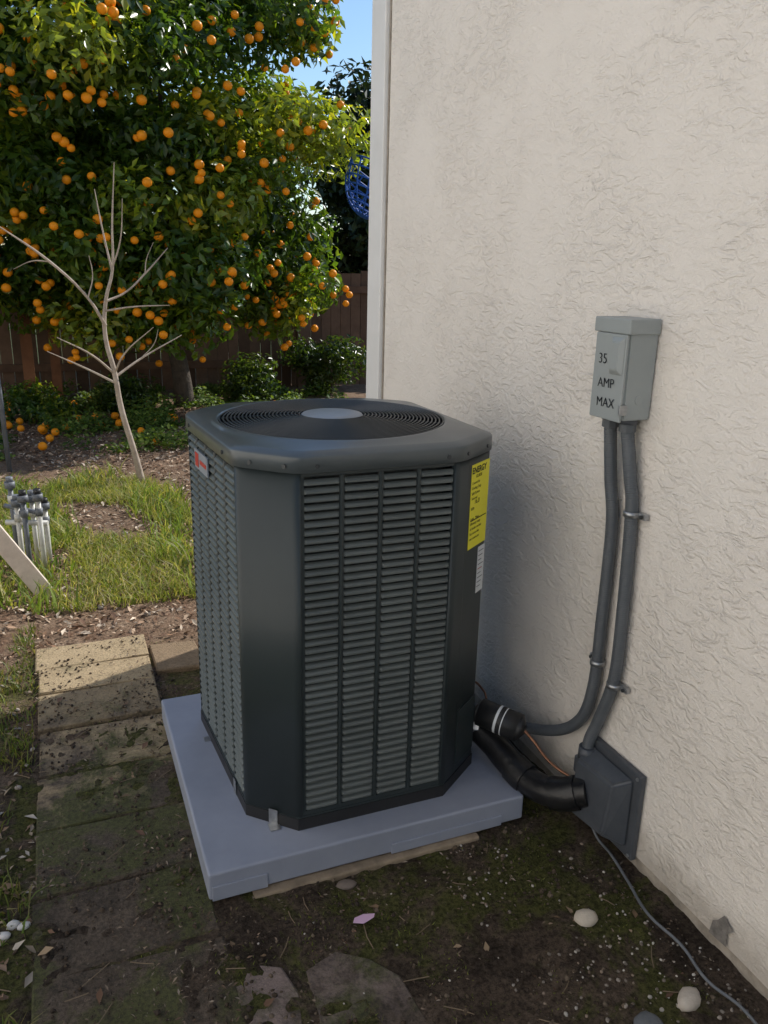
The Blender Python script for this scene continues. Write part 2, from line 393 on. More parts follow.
def soft(ofs,w=4):
    r=[rim_r(2*math.pi*i/NL,ofs) for i in range(NL)]
    P=[Vector((math.cos(2*math.pi*i/NL)*r[i],math.sin(2*math.pi*i/NL)*r[i])) for i in range(NL)]
    for _ in range(w): P=[(P[i-1]+P[i]*2+P[(i+1)%NL])/4 for i in range(NL)]
    return P
RG=.322
rings=[(soft(.006),1.100),(soft(.012),1.1005),(soft(.012),1.136),(soft(.0115),1.139),(soft(.009),1.1415),(soft(-.012),1.1495),(soft(-.016),1.1505)]
def circ(r): return [Vector((math.cos(2*math.pi*i/NL)*r,math.sin(2*math.pi*i/NL)*r)) for i in range(NL)]
rings+= [(circ(RG+.018),1.1555),(circ(RG+.010),1.159),(circ(RG+.003),1.159),(circ(RG),1.155),(circ(RG-.004),1.12),(circ(RG-.02),1.0)]
V=[];F=[]
for P,z in rings:
    for p in P: V.append((cx+p.x,cy+p.y,z))
for k in range(len(rings)-1):
    for i in range(NL): F.append((k*NL+i,k*NL+(i+1)%NL,(k+1)*NL+(i+1)%NL,(k+1)*NL+i))
mi=[0]*(NL*(len(rings)-3))+[1]*(NL*2)
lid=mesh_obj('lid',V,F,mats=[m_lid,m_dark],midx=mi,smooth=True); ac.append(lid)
def torus_wires(name,items,mat):
    V=[];F=[]
    for R,r,z in items:
        k=len(V);A=72;B=6
        for i in range(A):
            a=2*math.pi*i/A
            for j in range(B):
                b=2*math.pi*j/B; V.append((cx+(R+r*math.cos(b))*math.cos(a),cy+(R+r*math.cos(b))*math.sin(a),z+r*math.sin(b)))
        for i in range(A):
            for j in range(B): F.append((k+i*B+j,k+((i+1)%A)*B+j,k+((i+1)%A)*B+(j+1)%B,k+i*B+(j+1)%B))
    return mesh_obj(name,V,F,mat,smooth=True)
ac.append(torus_wires('grille_rings',[(.095+i*.0107,.0022,1.157+.012*(1-((.095+i*.0107)/.33)**2)) for i in range(22)],m_wire))
cu=bpy.data.curves.new('grille_spokes','CURVE'); cu.dimensions='3D'; cu.bevel_depth=.0022; cu.bevel_resolution=2
for i in range(24):
    a=2*math.pi*i/24; s=cu.splines.new('POLY'); s.points.add(5)
    for t in range(6):
        r=.07+(.333-.07)*t/5; s.points[t].co=(cx+math.cos(a)*r,cy+math.sin(a)*r,1.1535+.012*(1-(r/.33)**2),1)
cu.materials.append(m_wire); ac.append(link(bpy.data.objects.new('grille_spokes',cu)))
V=[];F=[]
prof=[(.088,1.160),(.089,1.166),(.084,1.170),(.05,1.173),(.0001,1.174)]
for r,z in prof:
    for i in range(48): V.append((cx+math.cos(i*math.pi/24)*r,cy+math.sin(i*math.pi/24)*r,z))
for k in range(4):
    for i in range(48): F.append((k*48+i,k*48+(i+1)%48,(k+1)*48+(i+1)%48,(k+1)*48+i))
ac.append(mesh_obj('grille_centre_disc',V,F,m_disc,smooth=True))
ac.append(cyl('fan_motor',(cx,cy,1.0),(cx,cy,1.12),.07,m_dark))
V=[];F=[]
for b in range(3):
    k=len(V)
    for i in range(7):
        for j in range(5):
            r=.06+.24*j/4; a=b*2*math.pi/3+i*.13*(1+.2*j/4); V.append((cx+math.cos(a)*r,cy+math.sin(a)*r,1.04+i*.012))
    for i in range(6):
        for j in range(4): F.append((k+i*5+j,k+(i+1)*5+j,k+(i+1)*5+j+1,k+i*5+j+1))
ac.append(mesh_obj('fan_blades',V,F,m_wire,smooth=True))
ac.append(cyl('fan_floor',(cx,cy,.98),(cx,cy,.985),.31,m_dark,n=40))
def on_edge(a,b,s,off,z): 
    a=Vector((*a,0));b=Vector((*b,0));d=(b-a).normalized();n=Vector((d.y,-d.x,0)); return a+d*s+n*off+Vector((0,0,z)),n
for i,(e,s) in enumerate([(0,.045),(0,.14),(1,.05),(1,.40),(2,.03),(2,.15),(7,.07),(7,.45)]):
    p,n=on_edge(octo[e],octo[(e+1)%8],s,.0105,1.117)
    ac.append(cyl('lid_screw_%d'%i,p,p+n*.0045,.0055,m_wire,n=10))
def plaque(name,a,b,s0,s1,z0,z1,off,mat,th=.0008):
    a=Vector((*a,0));b=Vector((*b,0));d=(b-a).normalized();n=Vector((d.y,-d.x,0)); V=[]
    for o_ in(off,off+th):
        for s,z in((s0,z0),(s1,z0),(s1,z1),(s0,z1)): V.append(a+d*s+n*o_+Vector((0,0,z)))
    F=[(4,5,6,7),(0,1,5,4),(1,2,6,5),(2,3,7,6),(3,0,4,7),(3,2,1,0)]
    return mesh_obj(name,V,F,mat)
def text(name,body,size,origin,right,up,mat,ext=.0004,bold=0,align='LEFT'):
    cu=bpy.data.curves.new(name,'FONT'); cu.body=body; cu.size=size; cu.extrude=ext; cu.offset=bold; cu.align_x=align
    cu.materials.append(mat); o=link(bpy.data.objects.new(name,cu))
    r=Vector(right).normalized();u=Vector(up).normalized();n=r.cross(u)
    M=Matrix((( r.x,u.x,n.x,origin[0]),(r.y,u.y,n.y,origin[1]),(r.z,u.z,n.z,origin[2]),(0,0,0,1)))
    o.matrix_world=M; return o
A,B=octo[2],octo[3]; dR=(Vector((*B,0))-Vector((*A,0))).normalized(); A3=Vector((*A,0)); LP=(Vector(B)-Vector(A)).length
s0=LP-.118; s1=LP-.004
ac.append(plaque('energy_label',A,B,s0,s1,.835,1.075,.0034,m_yel))
def tx(name,body,size,s,z,mat=m_ink,b=0.0): ac.append(text(name,body,size,A3+dR*s+Vector((dR.y,-dR.x,0))*.0046+Vector((0,0,z)),dR,(0,0,1),mat,.0001,b))
tx('label_title','ENERGY',.0240,s0+.003,1.050,b=.0006)
tx('label_sub','GUIDE',.013,s0+.028,1.036)
for i,t in enumerate(['Central Air','Cooling Only','Split System','Seasonal','16.0','SEER','','Least   Most','Efficiency range','of similar models','For more info','see contractor']):
    tx('label_line_%d'%i,t,.0105 if i!=4 else .019,s0+.006+(.02 if i==4 else 0),1.020-.0145*i)
ac.append(plaque('label_rule',A,B,s0+.006,s1-.006,.915,.918,.0044,m_ink,.0001))
ac.append(plaque('rating_label',A,B,LP-.048,LP-.004,.685,.825,.0034,m_wht))
for i in range(9): ac.append(plaque('rating_line_%d'%i,A,B,LP-.044,LP-.010-.006*(i%3),.81-.0135*i,.8125-.0135*i,.0044,m_gpvc if i!=4 else m_red,.0001))
ac.append(plaque('post_seam',A,B,.060,.062,ZB,1.10,.0031,m_wire,.0002))
ac.append(plaque('service_cover',A,B,.070,LP-.008,.16,.34,.0032,m_ac,.003))
Lf0,Lf1=octo[7],octo[0]
ac.append(plaque('badge',Lf0,Lf1,.12,.27,1.005,1.060,.006,m_disc,.004))
ac.append(plaque('badge_mark',Lf0,Lf1,.13,.17,1.012,1.052,.0102,m_red,.001))
ac.append(plaque('badge_word',Lf0,Lf1,.185,.26,1.026,1.038,.0102,m_red,.001))
P0,P1=octo[0],octo[1]
ac.append(plaque('tie_down_strap',P0,P1,.075,.102,.095,.140,.006,m_galv,.0015))
d01=(Vector(P1)-Vector(P0)).normalized(); n01=Vector((d01.y,-d01.x)); q=Vector(P0)+d01*.088+n01*.006
ac.append(box('tie_down_foot',(q.x-.015,q.y-.03,.0935),(q.x+.015,q.y+.002,.0950),m_galv))
ac.append(plaque('tie_down_strap_2',octo[7],octo[0],.42,.445,.095,.140,.005,m_galv,.0015))
ac.append(box('tie_down_foot_2',(.345,2.30,.0935),(.366,2.325,.0950),m_galv))
group('air_conditioner',(cx,cy,.0925),ac)
# ---------------------------------------------------------------- disconnect box
bx=[]
ya,yb,za,zb,xf=1.572,1.700,1.226,1.468,1.274
V=[(W-.002,ya,za),(W-.002,yb,za),(W-.002,yb,zb),(W-.002,ya,zb),(xf+.004,ya+.003,za),(xf+.004,yb-.003,za),(xf,yb-.003,zb-.03),(xf,ya+.003,zb-.03)]
def bevmesh(name,V,F,mat,bev,seg=2):
    bm=bmesh.new(); vs=[bm.verts.new(v) for v in V]
    for f in F: bm.faces.new([vs[i] for i in f])
    bmesh.ops.recalc_face_normals(bm,faces=bm.faces[:]); bmesh.ops.bevel(bm,geom=bm.edges[:],offset=bev,segments=seg,affect='EDGES')
    me=bpy.data.meshes.new(name); bm.to_mesh(me); bm.free(); me.materials.append(mat); return link(bpy.data.objects.new(name,me))
QF=[(0,1,2,3),(4,5,6,7),(0,1,5,4),(1,2,6,5),(2,3,7,6),(3,0,4,7)]
bx.append(bevmesh('enclosure',V,QF,m_boxm,.004))
bx.append(box('hood',(xf-.008,ya-.005,zb-.034),(W-.002,yb+.005,zb+.002),m_boxm,.003,2))
bx.append(box('door',(xf-.006,ya+.004,za-.004),(xf+.0015,yb-.004,zb-.035),m_boxm,.0025))
yc0,yc1,zc0,zc1=ya+.016,ya+.052,za+.118,zb-.048
V=[(xf-.0055,yc0-.008,zc0-.010),(xf-.0055,yc1+.008,zc0-.010),(xf-.0055,yc1+.008,zc1+.008),(xf-.0055,yc0-.008,zc1+.008),(xf-.016,yc0+.004,zc0+.004),(xf-.016,yc1-.004,zc0+.004),(xf-.016,yc1-.004,zc1-.006),(xf-.016,yc0+.004,zc1-.006)]
bx.append(bevmesh('pressed_panel',V,QF,m_boxm,.002))
for i,(t,yy,zz,s_) in enumerate([('35',yb-.022,za+.132,.036),('AMP',yb-.028,za+.074,.034),('MAX',yb-.030,za+.026,.034)]):
    bx.append(text('lettering_%d'%i,t,s_,(xf-.0068,yy,zz),(0,-1,.05),(0.0,.0,1),m_ink,.0003,-.0004))
bx.append(cyl('knockout',(xf+.045,ya+.003,za+.05),(xf+.045,ya-.0005,za+.05),.011,m_boxm))
bx.append(box('hasp',(xf-.012,ya-.003,za+.015),(xf+.01,ya+.004,za+.04),m_galv,.001))
cA=Vector((1.325,1.678,za)); cB=Vector((1.325,1.610,za))
for i,c in enumerate((cA,cB)):
    bx.append(cyl('hub_%d'%i,c+Vector((0,0,.001)),c-Vector((0,0,.014)),.024,m_plate))
    bx.append(cyl('nut_%d'%i,c-Vector((0,0,.0142)),c-Vector((0,0,.034)),.0215,m_cond,n=8,smooth=False))
group('electrical_disconnect_box',(1.32,1.635,1.34),bx)
A_=[(1.325,1.678,1.199),(1.33,1.660,1.06),(1.337,1.642,.93),(1.337,1.64,.66),(1.337,1.645,.45),(1.335,1.69,.315),(1.32,1.81,.215),(1.26,2.00,.155),(1.17,2.17,.17),(1.10,2.23,.19)]
B_=[(1.325,1.610,1.199),(1.333,1.588,1.08),(1.337,1.572,.99),(1.337,1.56,.72),(1.337,1.562,.52),(1.334,1.60,.375),(1.325,1.62,.30),(1.32,1.62,.26)]
co=[]
co.append(ribbed('conduit_run_1',A_,.0168,m_cond,.0006,.006))
co.append(ribbed('conduit_run_2',B_,.0168,m_cond,.0006,.006))
def clamp(name,y,z,dy):
    r=[]
    r.append(cyl(name+'_band',(1.337,y,z-.007),(1.337,y,z+.007),.0205,m_galv))
    r.append(box(name+'_ear',(1.343,y-.045 if dy<0 else y+.015,z-.008),(1.3575,y-.015 if dy<0 else y+.045,z+.008),m_galv,.002))
    r.append(cyl(name+'_screw',(1.343,y+dy*.034,z),(1.337,y+dy*.034,z),.005,m_wire,n=8)); return r
co+=clamp('strap_1',1.572,.985,-1)+clamp('strap_2',1.561,.50,-1)+clamp('strap_3',1.640,.53,1)
group('flexible_conduit',(1.33,1.63,.7),co)
# ---------------------------------------------------------------- wall penetration cover
pc=[]
y0,y1,z0,z1=1.415,1.640,.035,.300
pc.append(box('flange',(W-.020,y0,z0),(W-.001,y1,z1),m_plate,.004))
V=[(W-.0205,y0+.02,z0+.025),(W-.0205,y1-.012,z0+.025),(W-.0205,y1-.012,z1-.02),(W-.0205,y0+.02,z1-.02),(W-.085,y0+.055,z0+.06),(W-.095,y1-.02,z0+.045),(W-.075,y1-.02,z1-.055),(W-.065,y0+.055,z1-.05)]
pc.append(bevmesh('hood',V,QF,m_plate,.008,3))
pc.append(cyl('conduit_hub',(1.318,1.62,.235),(1.32,1.62,.275),.024,m_plate))
pc.append(box('hub_block',(1.295,1.595,.185),(W-.02,1.645,.24),m_plate,.006))
for i,(y,z) in enumerate([(y0+.012,z0+.012),(y1-.012,z0+.012),(y0+.012,z1-.012)]): pc.append(cyl('screw_%d'%i,(W-.020,y,z),(W-.024,y,z),.005,m_galv,n=8))
group('wall_penetration_cover',(1.34,1.53,.17),pc)
# ---------------------------------------------------------------- refrigerant lines
rl=[]
rl.append(tube('suction_line_insulation',[(1.09,2.02,.19),(1.13,1.97,.19),(1.165,1.90,.165),(1.185,1.82,.135),(1.205,1.73,.115),(1.24,1.64,.125),(1.30,1.565,.165)],.043,m_foam))
rl.append(tube('insulation_joint',[(1.19,1.79,.127),(1.198,1.755,.119),(1.204,1.735,.116)],.0475,m_foam))
rl.append(tube('insulation_elbow',[(1.235,1.65,.122),(1.255,1.615,.135),(1.28,1.59,.152)],.049,m_foam))
fa=Vector((1.125,1.90,.270)); fb=Vector((1.205,1.80,.254)); fd=(fb-fa).normalized()
rl.append(cyl('filter_drier',fa,fb,.043,m_blk,n=28))
rl.append(cyl('filter_drier_end_1',fb,fb+fd*.018,.043,m_blk,.014,n=28)); rl.append(cyl('filter_drier_end_2',fa,fa-fd*.018,.043,m_blk,.014,n=28))
rl.append(cyl('filter_drier_label',fa+fd*.058,fa+fd*.066,.0435,m_wht,n=28,cap=False))
rl.append(cyl('filter_drier_stripe',fa+fd*.080,fa+fd*.083,.0435,m_wht,n=28,cap=False))
rl.append(tube('liquid_line_in',[(1.09,1.98,.27),(1.10,1.94,.272),tuple(fa-fd*.012)],.0045,m_copper))
rl.append(tube('liquid_line_out',[tuple(fb+fd*.012),(1.23,1.765,.230),(1.25,1.70,.192),(1.275,1.64,.178),(1.31,1.59,.170)],.0045,m_copper))
rl.append(tube('service_loop',[(1.095,1.99,.285),(1.14,2.0,.32),(1.16,1.95,.31),(1.15,1.91,.302)],.0035,m_copper))
rl.append(cyl('service_valve',(1.09,1.95,.20),(1.135,1.92,.20),.017,m_galv,n=8,smooth=False))
rl.append(cyl('valve_cap',(1.135,1.92,.20),(1.16,1.905,.20),.014,m_blk,n=12))
group('refrigerant_line_set',(1.2,1.8,.15),rl)
tube('ground_cable',[(1.30,1.60,.20),(1.315,1.58,.09),(1.325,1.545,.025),(1.325,1.48,.016),(1.30,1.37,.018),(1.275,1.26,.018),(1.285,1.15,.018),(1.27,1.05,.018),(1.29,.96,.018),(1.26,.8,.018)],.0038,m_gpvc)
# ---------------------------------------------------------------- leaves
def leaf_mesh(name,cent,nrm,size,col,mat,asp=.45):
    n=len(cent)
    nrm=nrm/np.linalg.norm(nrm,axis=1,keepdims=True)
    t=rng.normal(size=(n,3)); t-=nrm*(t*nrm).sum(1,keepdims=True); t/=np.linalg.norm(t,axis=1,keepdims=True)
    b=np.cross(nrm,t); s=size[:,None]
    P=np.empty((n,4,3))
    P[:,0]=cent-t*s*.5
    P[:,1]=cent-t*s*.05+b*s*asp*.5+nrm*s*.06
    P[:,2]=cent+t*s*.5-nrm*s*.10
    P[:,3]=cent-t*s*.05-b*s*asp*.5+nrm*s*.06
    me=bpy.data.meshes.new(name); me.vertices.add(n*4); me.vertices.foreach_set('co',P.ravel())
    f=np.array([[0,1,2],[0,2,3]])[None]+4*np.arange(n)[:,None,None]; f=f.reshape(-1,3)
    me.loops.add(f.size); me.loops.foreach_set('vertex_index',f.ravel().astype(np.int32))
    me.polygons.add(len(f)); me.polygons.foreach_set('loop_start',(np.arange(len(f))*3).astype(np.int32)); me.polygons.foreach_set('loop_total',np.full(len(f),3,dtype=np.int32))
    me.update(calc_edges=True); me.materials.append(mat)
    at=me.color_attributes.new('Col','FLOAT_COLOR','CORNER'); c=np.ones((len(f)*3,4)); c[:,:3]=np.repeat(col,6,axis=0); at.data.foreach_set('color',c.ravel())
    return link(bpy.data.objects.new(name,me))
def crown(name,center,rad,nclump,crad,per,leaf,cols,mat,keep=None,fill=.25,zmin=None,yel=.10,extra=None):
    C=[];Nn=[];S=[];K=[];cl=[]
    while len(cl)<nclump:
        d=rng.normal(size=3); d/=np.linalg.norm(d)
        rr=rng.uniform(.62,1.0) if rng.random()>fill else rng.uniform(.2,.65)
        rr*=1+.13*mn.noise(Vector(d*2.2+np.array([3,1,5])))
        p=np.array(center)+d*rad*rr
        if zmin and p[2]<zmin: continue
        if keep and not keep(p): continue
        cl.append((p,d,rng.uniform(*crad)))
    if extra: cl+=extra
    for p,d,r in cl:
        m=int(per*(r/crad[1])**2)
        u=rng.normal(size=(m,3)); u/=np.linalg.norm(u,axis=1,keepdims=True)
        rad_=r*(rng.uniform(0,1,(m,1))**.45)*np.array([1.1,1.1,.85])
        q=p+u*rad_; C.append(q)
        nn=u*.7+np.array([0,0,.45])+rng.normal(size=(m,3))*.55; Nn.append(nn); S.append(rng.uniform(leaf*.65,leaf*1.25,m))
        base=np.array(cols[rng.integers(len(cols))]); k=base*rng.uniform(.7,1.3,(m,1))
        y=rng.random(m)<yel; k[y]*=np.array([1.9,1.5,.9]); K.append(k)
    return leaf_mesh(name,np.concatenate(C),np.concatenate(Nn),np.concatenate(S),np.concatenate(K),mat),cl
TC=(.70,9.1,2.95); TR=np.array([2.3,1.9,2.95])
gcols=[(.045,.090,.014),(.070,.130,.018),(.11,.175,.024),(.17,.225,.030),(.050,.100,.018)]
def kp(p): return p[0]<2.80-.26*max(0,p[2]-3.0)
ex=[]
for i in range(24):
    a=rng.uniform(-.9,2.7); ex.append((np.array([a,rng.uniform(7.9,9.2),rng.uniform(.95,1.6) if a>.9 else rng.uniform(1.25,1.7)]),np.array([0,-1,0]),rng.uniform(.22,.38)))
fol,cl=crown('foliage',TC,TR,195,(.28,.55),800,.112,gcols,m_leaf,kp,zmin=1.05,yel=.22,extra=ex)
V=[];F=[]
def icos(s):
    b=bmesh.new(); bmesh.ops.create_icosphere(b,subdivisions=s,radius=1); v=[x.co.copy() for x in b.verts]; f=[[q.index for q in x.verts] for x in b.faces]; b.free(); return v,f
iv,jf=icos(2); iv1,jf1=icos(1)
def add_ball(V,F,p,r,sq=(1,1,1)):
    k=len(V)
    for v in iv: V.append((p[0]+v.x*sq[0]*r,p[1]+v.y*sq[1]*r,p[2]+v.z*sq[2]*r))
    for f in jf: F.append([k+i for i in f])
cnt=0
while cnt<860:
    p,d,r=cl[rng.integers(len(cl))]
    u=rng.normal(size=3); u[1]-=.8; u/=np.linalg.norm(u); q=p+u*r*rng.uniform(.85,1.08)
    if q[2]>1.7 and np.linalg.norm((q-np.array(TC))/TR)<.76: continue
    k_=1 if rng.random()<.75 else 2
    for j in range(k_):
        w=q+rng.normal(size=3)*.06; add_ball(V,F,w,rng.uniform(.034,.045),(1,1,.95)); cnt+=1
fr=mesh_obj('oranges',V,F,m_orange,smooth=True)
tr=[fol,fr]
tr.append(tube('trunk',[(1.35,9.3,-.05),(1.32,9.27,.4),(1.2,9.2,1.0),(1.05,9.1,2.0)],.1,m_bark,[1.25,1,.85,.6]))
for i,(e,s) in enumerate([((-.4,8.7,2.3),.5),((2.3,8.8,2.4),.5),((1.8,9.8,3.4),.6),((.2,9.9,3.0),.5),((1.1,8.2,3.3),.6),((2.2,9.0,1.5),.25),((.1,9.0,1.6),.3),((1.0,9.1,4.6),.8)]):
    a=Vector((1.3,9.25,.5+s)); e=Vector(e); tr.append(tube('limb_%d'%i,[a,a.lerp(e,.5)+Vector((0,0,.12)),e],.05,m_bark,[1,.7,.25]))
group('orange_tree',(1.35,9.3,0),tr)
V=[];F=[]
for i in range(60):
    x_,y_=random.uniform(-1.0,2.4),random.uniform(7.2,9.8); add_ball(V,F,(x_,y_,gh(x_,y_)+random.uniform(.03,.07)),random.uniform(.034,.044))
mesh_obj('fallen_oranges',V,F,m_orange,smooth=True)
bgc=[(.018,.034,.010),(.025,.045,.012),(.035,.055,.016)]
def tree_bg(x,y,h,r,n,cols=bgc):
    f,_=crown('foliage',(x,y,h*.58),np.array([r,r,h*.42]),n,(.35,.6),380,.17,cols,m_bg)
    t=tube('trunk',[(x,y,-.05),(x+.05,y,h*.3),(x,y,h*.6)],.12,m_bark,[1.2,.9,.5])
    group('broadleaf_tree',(x,y,0),[f,t])
tree_bg(4.85,12.8,4.3,1.0,38); tree_bg(2.6,13.6,3.0,1.4,28); tree_bg(-1.2,13.4,3.8,1.8,30); tree_bg(-4.6,13.0,4.2,1.9,26); tree_bg(8.0,13.0,4.0,1.8,22)
def shrub(x,y,r,h,n,cols):
    f,_=crown('foliage',(x,y,h*.5),np.array([r,r,h*.5]),n,(.14,.26),330,.07,cols,m_leaf)
    t=tube('stem',[(x,y,-.02),(x,y,h*.5)],.015,m_bark); group('shrub',(x,y,0),[f,t])
dk=[(.03,.055,.012),(.04,.075,.016),(.055,.09,.02)]
shrub(3.25,9.7,.45,.70,18,dk); shrub(2.2,9.6,.35,.4,10,dk); shrub(-.1,8.9,.3,.25,8,gcols); shrub(.75,9.3,.35,.30,9,dk)
# ---------------------------------------------------------------- fence
V=[];F=[];C=[]
def fbox(V,F,C,a,b,c):
    k=len(V)
    for z in(a[2],b[2]):
        for x,y in((a[0],a[1]),(b[0],a[1]),(b[0],b[1]),(a[0],b[1])): V.append((x,y,z))
    F+= [(k,k+1,k+5,k+4),(k+1,k+2,k+6,k+5),(k+2,k+3,k+7,k+6),(k+3,k,k+4,k+7),(k+4,k+5,k+6,k+7),(k+3,k+2,k+1,k)]; C+=[c]*6
x=-9
while x<12:
    w=random.uniform(.125,.142); k=random.uniform(.6,1.3); c=(.165*k,.098*k,.064*k)
    fbox(V,F,C,(x,10.5+random.uniform(-.004,.004),.02),(x+w,10.52,1.52+random.uniform(-.025,.02)),c); x+=w+random.uniform(.004,.010)
for z in(.3,1.25): fbox(V,F,C,(-9,10.45,z),(12,10.494,z+.09),(.15,.085,.055))
x=-8.5
while x<12: fbox(V,F,C,(x,10.355,-.1),(x+.095,10.447,1.58),(.17,.10,.065)); x+=2.3
mesh_obj('wooden_fence',V,F,m_fence,fcol=C)
V=[];F=[];C=[]
fbox(V,F,C,(-.30,9.2,-.1),(-.19,9.31,1.45),(.26,.115,.06)); mesh_obj('wooden_post',V,F,m_fence,fcol=C)
V=[];F=[];C=[]
fbox(V,F,C,(-.03,9.6,-.1),(.07,9.7,1.32),(.24,.11,.06)); mesh_obj('wooden_post.001',V,F,m_fence,fcol=C)
cyl('metal_stake',(-.385,6.6,-.1),(-.40,6.6,1.35),.018,m_gpvc)
# ---------------------------------------------------------------- sapling
def sp_(px,py,dy=0): return (.40+(px-113)*.0069,6.0+dy,1.05+(340-py)*(.0073 if py>340 else .0066))
sa=[]
sa.append(tube('trunk',[sp_(133,486),sp_(126,450),sp_(116,405),sp_(112,370),sp_(106,335,.02),sp_(109,300,.02),sp_(117,270),sp_(120,225),sp_(126,165)],.021,m_sap,[1.25,1.05,.95,.85,.72,.6,.45,.3,.12]))
for i,(pts,r) in enumerate([
 ([(107,325,0),(92,297,-.05),(60,262,-.1),(16,228,-.15)],.012),
 ([(110,300,0),(128,292,.05),(150,272,.1),(175,245,.15)],.009),
 ([(112,372,0),(90,352,-.1),(60,335,-.15)],.009),
 ([(114,382,0),(85,368,.1),(50,352,.15)],.009),
 ([(113,375,0),(140,360,.1),(186,338,.2)],.010),
 ([(112,372,0),(122,352,-.1),(150,325,-.2)],.008),
 ([(108,310,0),(135,305,-.1),(168,303,-.15)],.007),
 ([(117,270,0),(112,235,.05),(107,190,.1)],.008),
 ([(117,268,0),(126,240,-.05),(130,200,-.1)],.006),
 ([(60,262,-.1),(45,262,-.1),(28,270,-.1)],.005),
 ([(92,297,-.05),(98,275,-.05),(96,255,-.05)],.005),
 ([(150,272,.1),(152,258,.1),(160,240,.1)],.004),
 ([(140,360,.1),(155,345,.1),(160,330,.1)],.004)]):
    sa.append(tube('branch_%d'%i,[sp_(*p) for p in pts],r,m_sap,[1]+[.75]*(len(pts)-2)+[.3]))
group('bare_sapling',(.53,6,0),sa)
# ---------------------------------------------------------------- blue basket on a pole
bk=[];c0=Vector((3.20,8.0,2.46)); R=.34; D=.44; rotm=Matrix.Rotation(math.radians(28),3,'Y')
cu=bpy.data.curves.new('basket_ribs','CURVE'); cu.dimensions='3D'; cu.bevel_depth=.008; cu.bevel_resolution=2
def addp(pts,cyc=False):
    s=cu.splines.new('POLY'); s.points.add(len(pts)-1); s.use_cyclic_u=cyc
    for i,p in enumerate(pts): s.points[i].co=(*(c0+rotm@Vector(p)),1)
for i in range(14):
    a=2*math.pi*i/14
    addp([(R*math.cos(a+t*.05)*math.cos(t*math.pi/16),R*math.sin(a+t*.05)*math.cos(t*math.pi/16),-D*math.sin(t*math.pi/16)) for t in range(9)])
for t in range(0,8):
    k=math.cos(t*math.pi/16); addp([(R*k*math.cos(2*math.pi*i/32),R*k*math.sin(2*math.pi*i/32),-D*math.sin(t*math.pi/16)) for i in range(32)],True)
cu.materials.append(m_blue); bk.append(link(bpy.data.objects.new('basket_ribs',cu)))
bk.append(cyl('pole',(3.47,8.05,-.05),(3.47,8.05,2.45),.018,m_gpvc))
group('wire_basket',(3.47,8.05,0),bk)
# ---------------------------------------------------------------- irrigation valves + board
iv_=[]
for i,(x,y,h,m) in enumerate([(-.24,4.35,.36,m_pvc),(-.205,4.28,.40,m_gpvc),(-.17,4.42,.36,m_pvc),(-.135,4.25,.41,m_pvc),(-.27,4.5,.42,m_gpvc),(-.11,4.36,.33,m_pvc)]):
    iv_.append(cyl('riser_%d'%i,(x,y,-.03),(x,y,h),.013,m)); iv_.append(cyl('coupling_%d'%i,(x,y,h-.08),(x,y,h-.04),.019,m_gpvc if i%2 else m_pvc))
    iv_.append(cyl('valve_%d'%i,(x,y,h),(x,y,h+.035),.026,m_gpvc)); iv_.append(cyl('valve_cap_%d'%i,(x,y,h+.035),(x,y,h+.06),.018,m_blk if i%2 else m_gpvc))
iv_.append(cyl('manifold_1',(-.30,4.38,.27),(-.10,4.30,.27),.014,m_pvc)); iv_.append(cyl('manifold_2',(-.30,4.45,.34),(-.13,4.26,.34),.012,m_gpvc))
group('irrigation_valves',(-.2,4.35,0),iv_)
o=box('wooden_board',(-.042,-.012,0),(.042,.012,.85),m_stake,.003); 
o.rotation_euler=(math.radians(-4),math.radians(-31),0); o.location=(-.105,3.93,-.02)
# ---------------------------------------------------------------- grass
def blades(name,pts,h,w,cols,lean=.5):
    n=len(pts); pts=np.array(pts); a=rng.uniform(0,2*np.pi,n); hh=rng.uniform(h*.4,h*1.2,n); ww=w*rng.uniform(.6,1.3,n)
    side=np.stack([np.cos(a),np.sin(a),0*a],1); la=rng.uniform(0,2*np.pi,n); ln=np.stack([np.cos(la),np.sin(la),0*la],1)*(hh*lean*rng.uniform(.1,1.3,n))[:,None]
    up=np.stack([0*a,0*a,hh],1); V=np.empty((n,5,3))
    V[:,0]=pts-side*ww[:,None]*.5; V[:,1]=pts+side*ww[:,None]*.5; V[:,2]=pts+up*.6+ln*.35+side*ww[:,None]*.4; V[:,3]=pts+up*.6+ln*.35-side*ww[:,None]*.4; V[:,4]=pts+up*.95+ln
    me=bpy.data.meshes.new(name); me.vertices.add(n*5); me.vertices.foreach_set('co',V.ravel())
    base=5*np.arange(n)[:,None]; li=np.concatenate([base+np.array([[0,1,2,3]]),base+np.array([[3,2,4]])],1).ravel().astype(np.int32)
    me.loops.add(len(li)); me.loops.foreach_set('vertex_index',li)
    ls=np.stack([7*np.arange(n),7*np.arange(n)+4],1).ravel().astype(np.int32); me.polygons.add(2*n); me.polygons.foreach_set('loop_start',ls); me.polygons.foreach_set('loop_total',np.tile([4,3],n).astype(np.int32))
    me.update(calc_edges=True); me.materials.append(m_grass)
    cc=np.array(cols)[rng.integers(len(cols),size=n)]*rng.uniform(.7,1.3,(n,1)); c=np.ones((n*7,4)); c[:,:3]=np.repeat(cc,7,axis=0)
    at=me.color_attributes.new('Col','FLOAT_COLOR','CORNER'); at.data.foreach_set('color',c.ravel())
    return link(bpy.data.objects.new(name,me))
def scatter(n,x0,x1,y0,y1,thr,fs=1.6,seed=0,f=None):
    out=[]
    while len(out)<n:
        x=random.uniform(x0,x1);y=random.uniform(y0,y1)
        if f and not f(x,y): continue
        if mn.noise(Vector((x*fs,y*fs,seed)))+random.uniform(-.12,.12)>thr: out.append((x,y,gh(x,y)-.004))
    return out
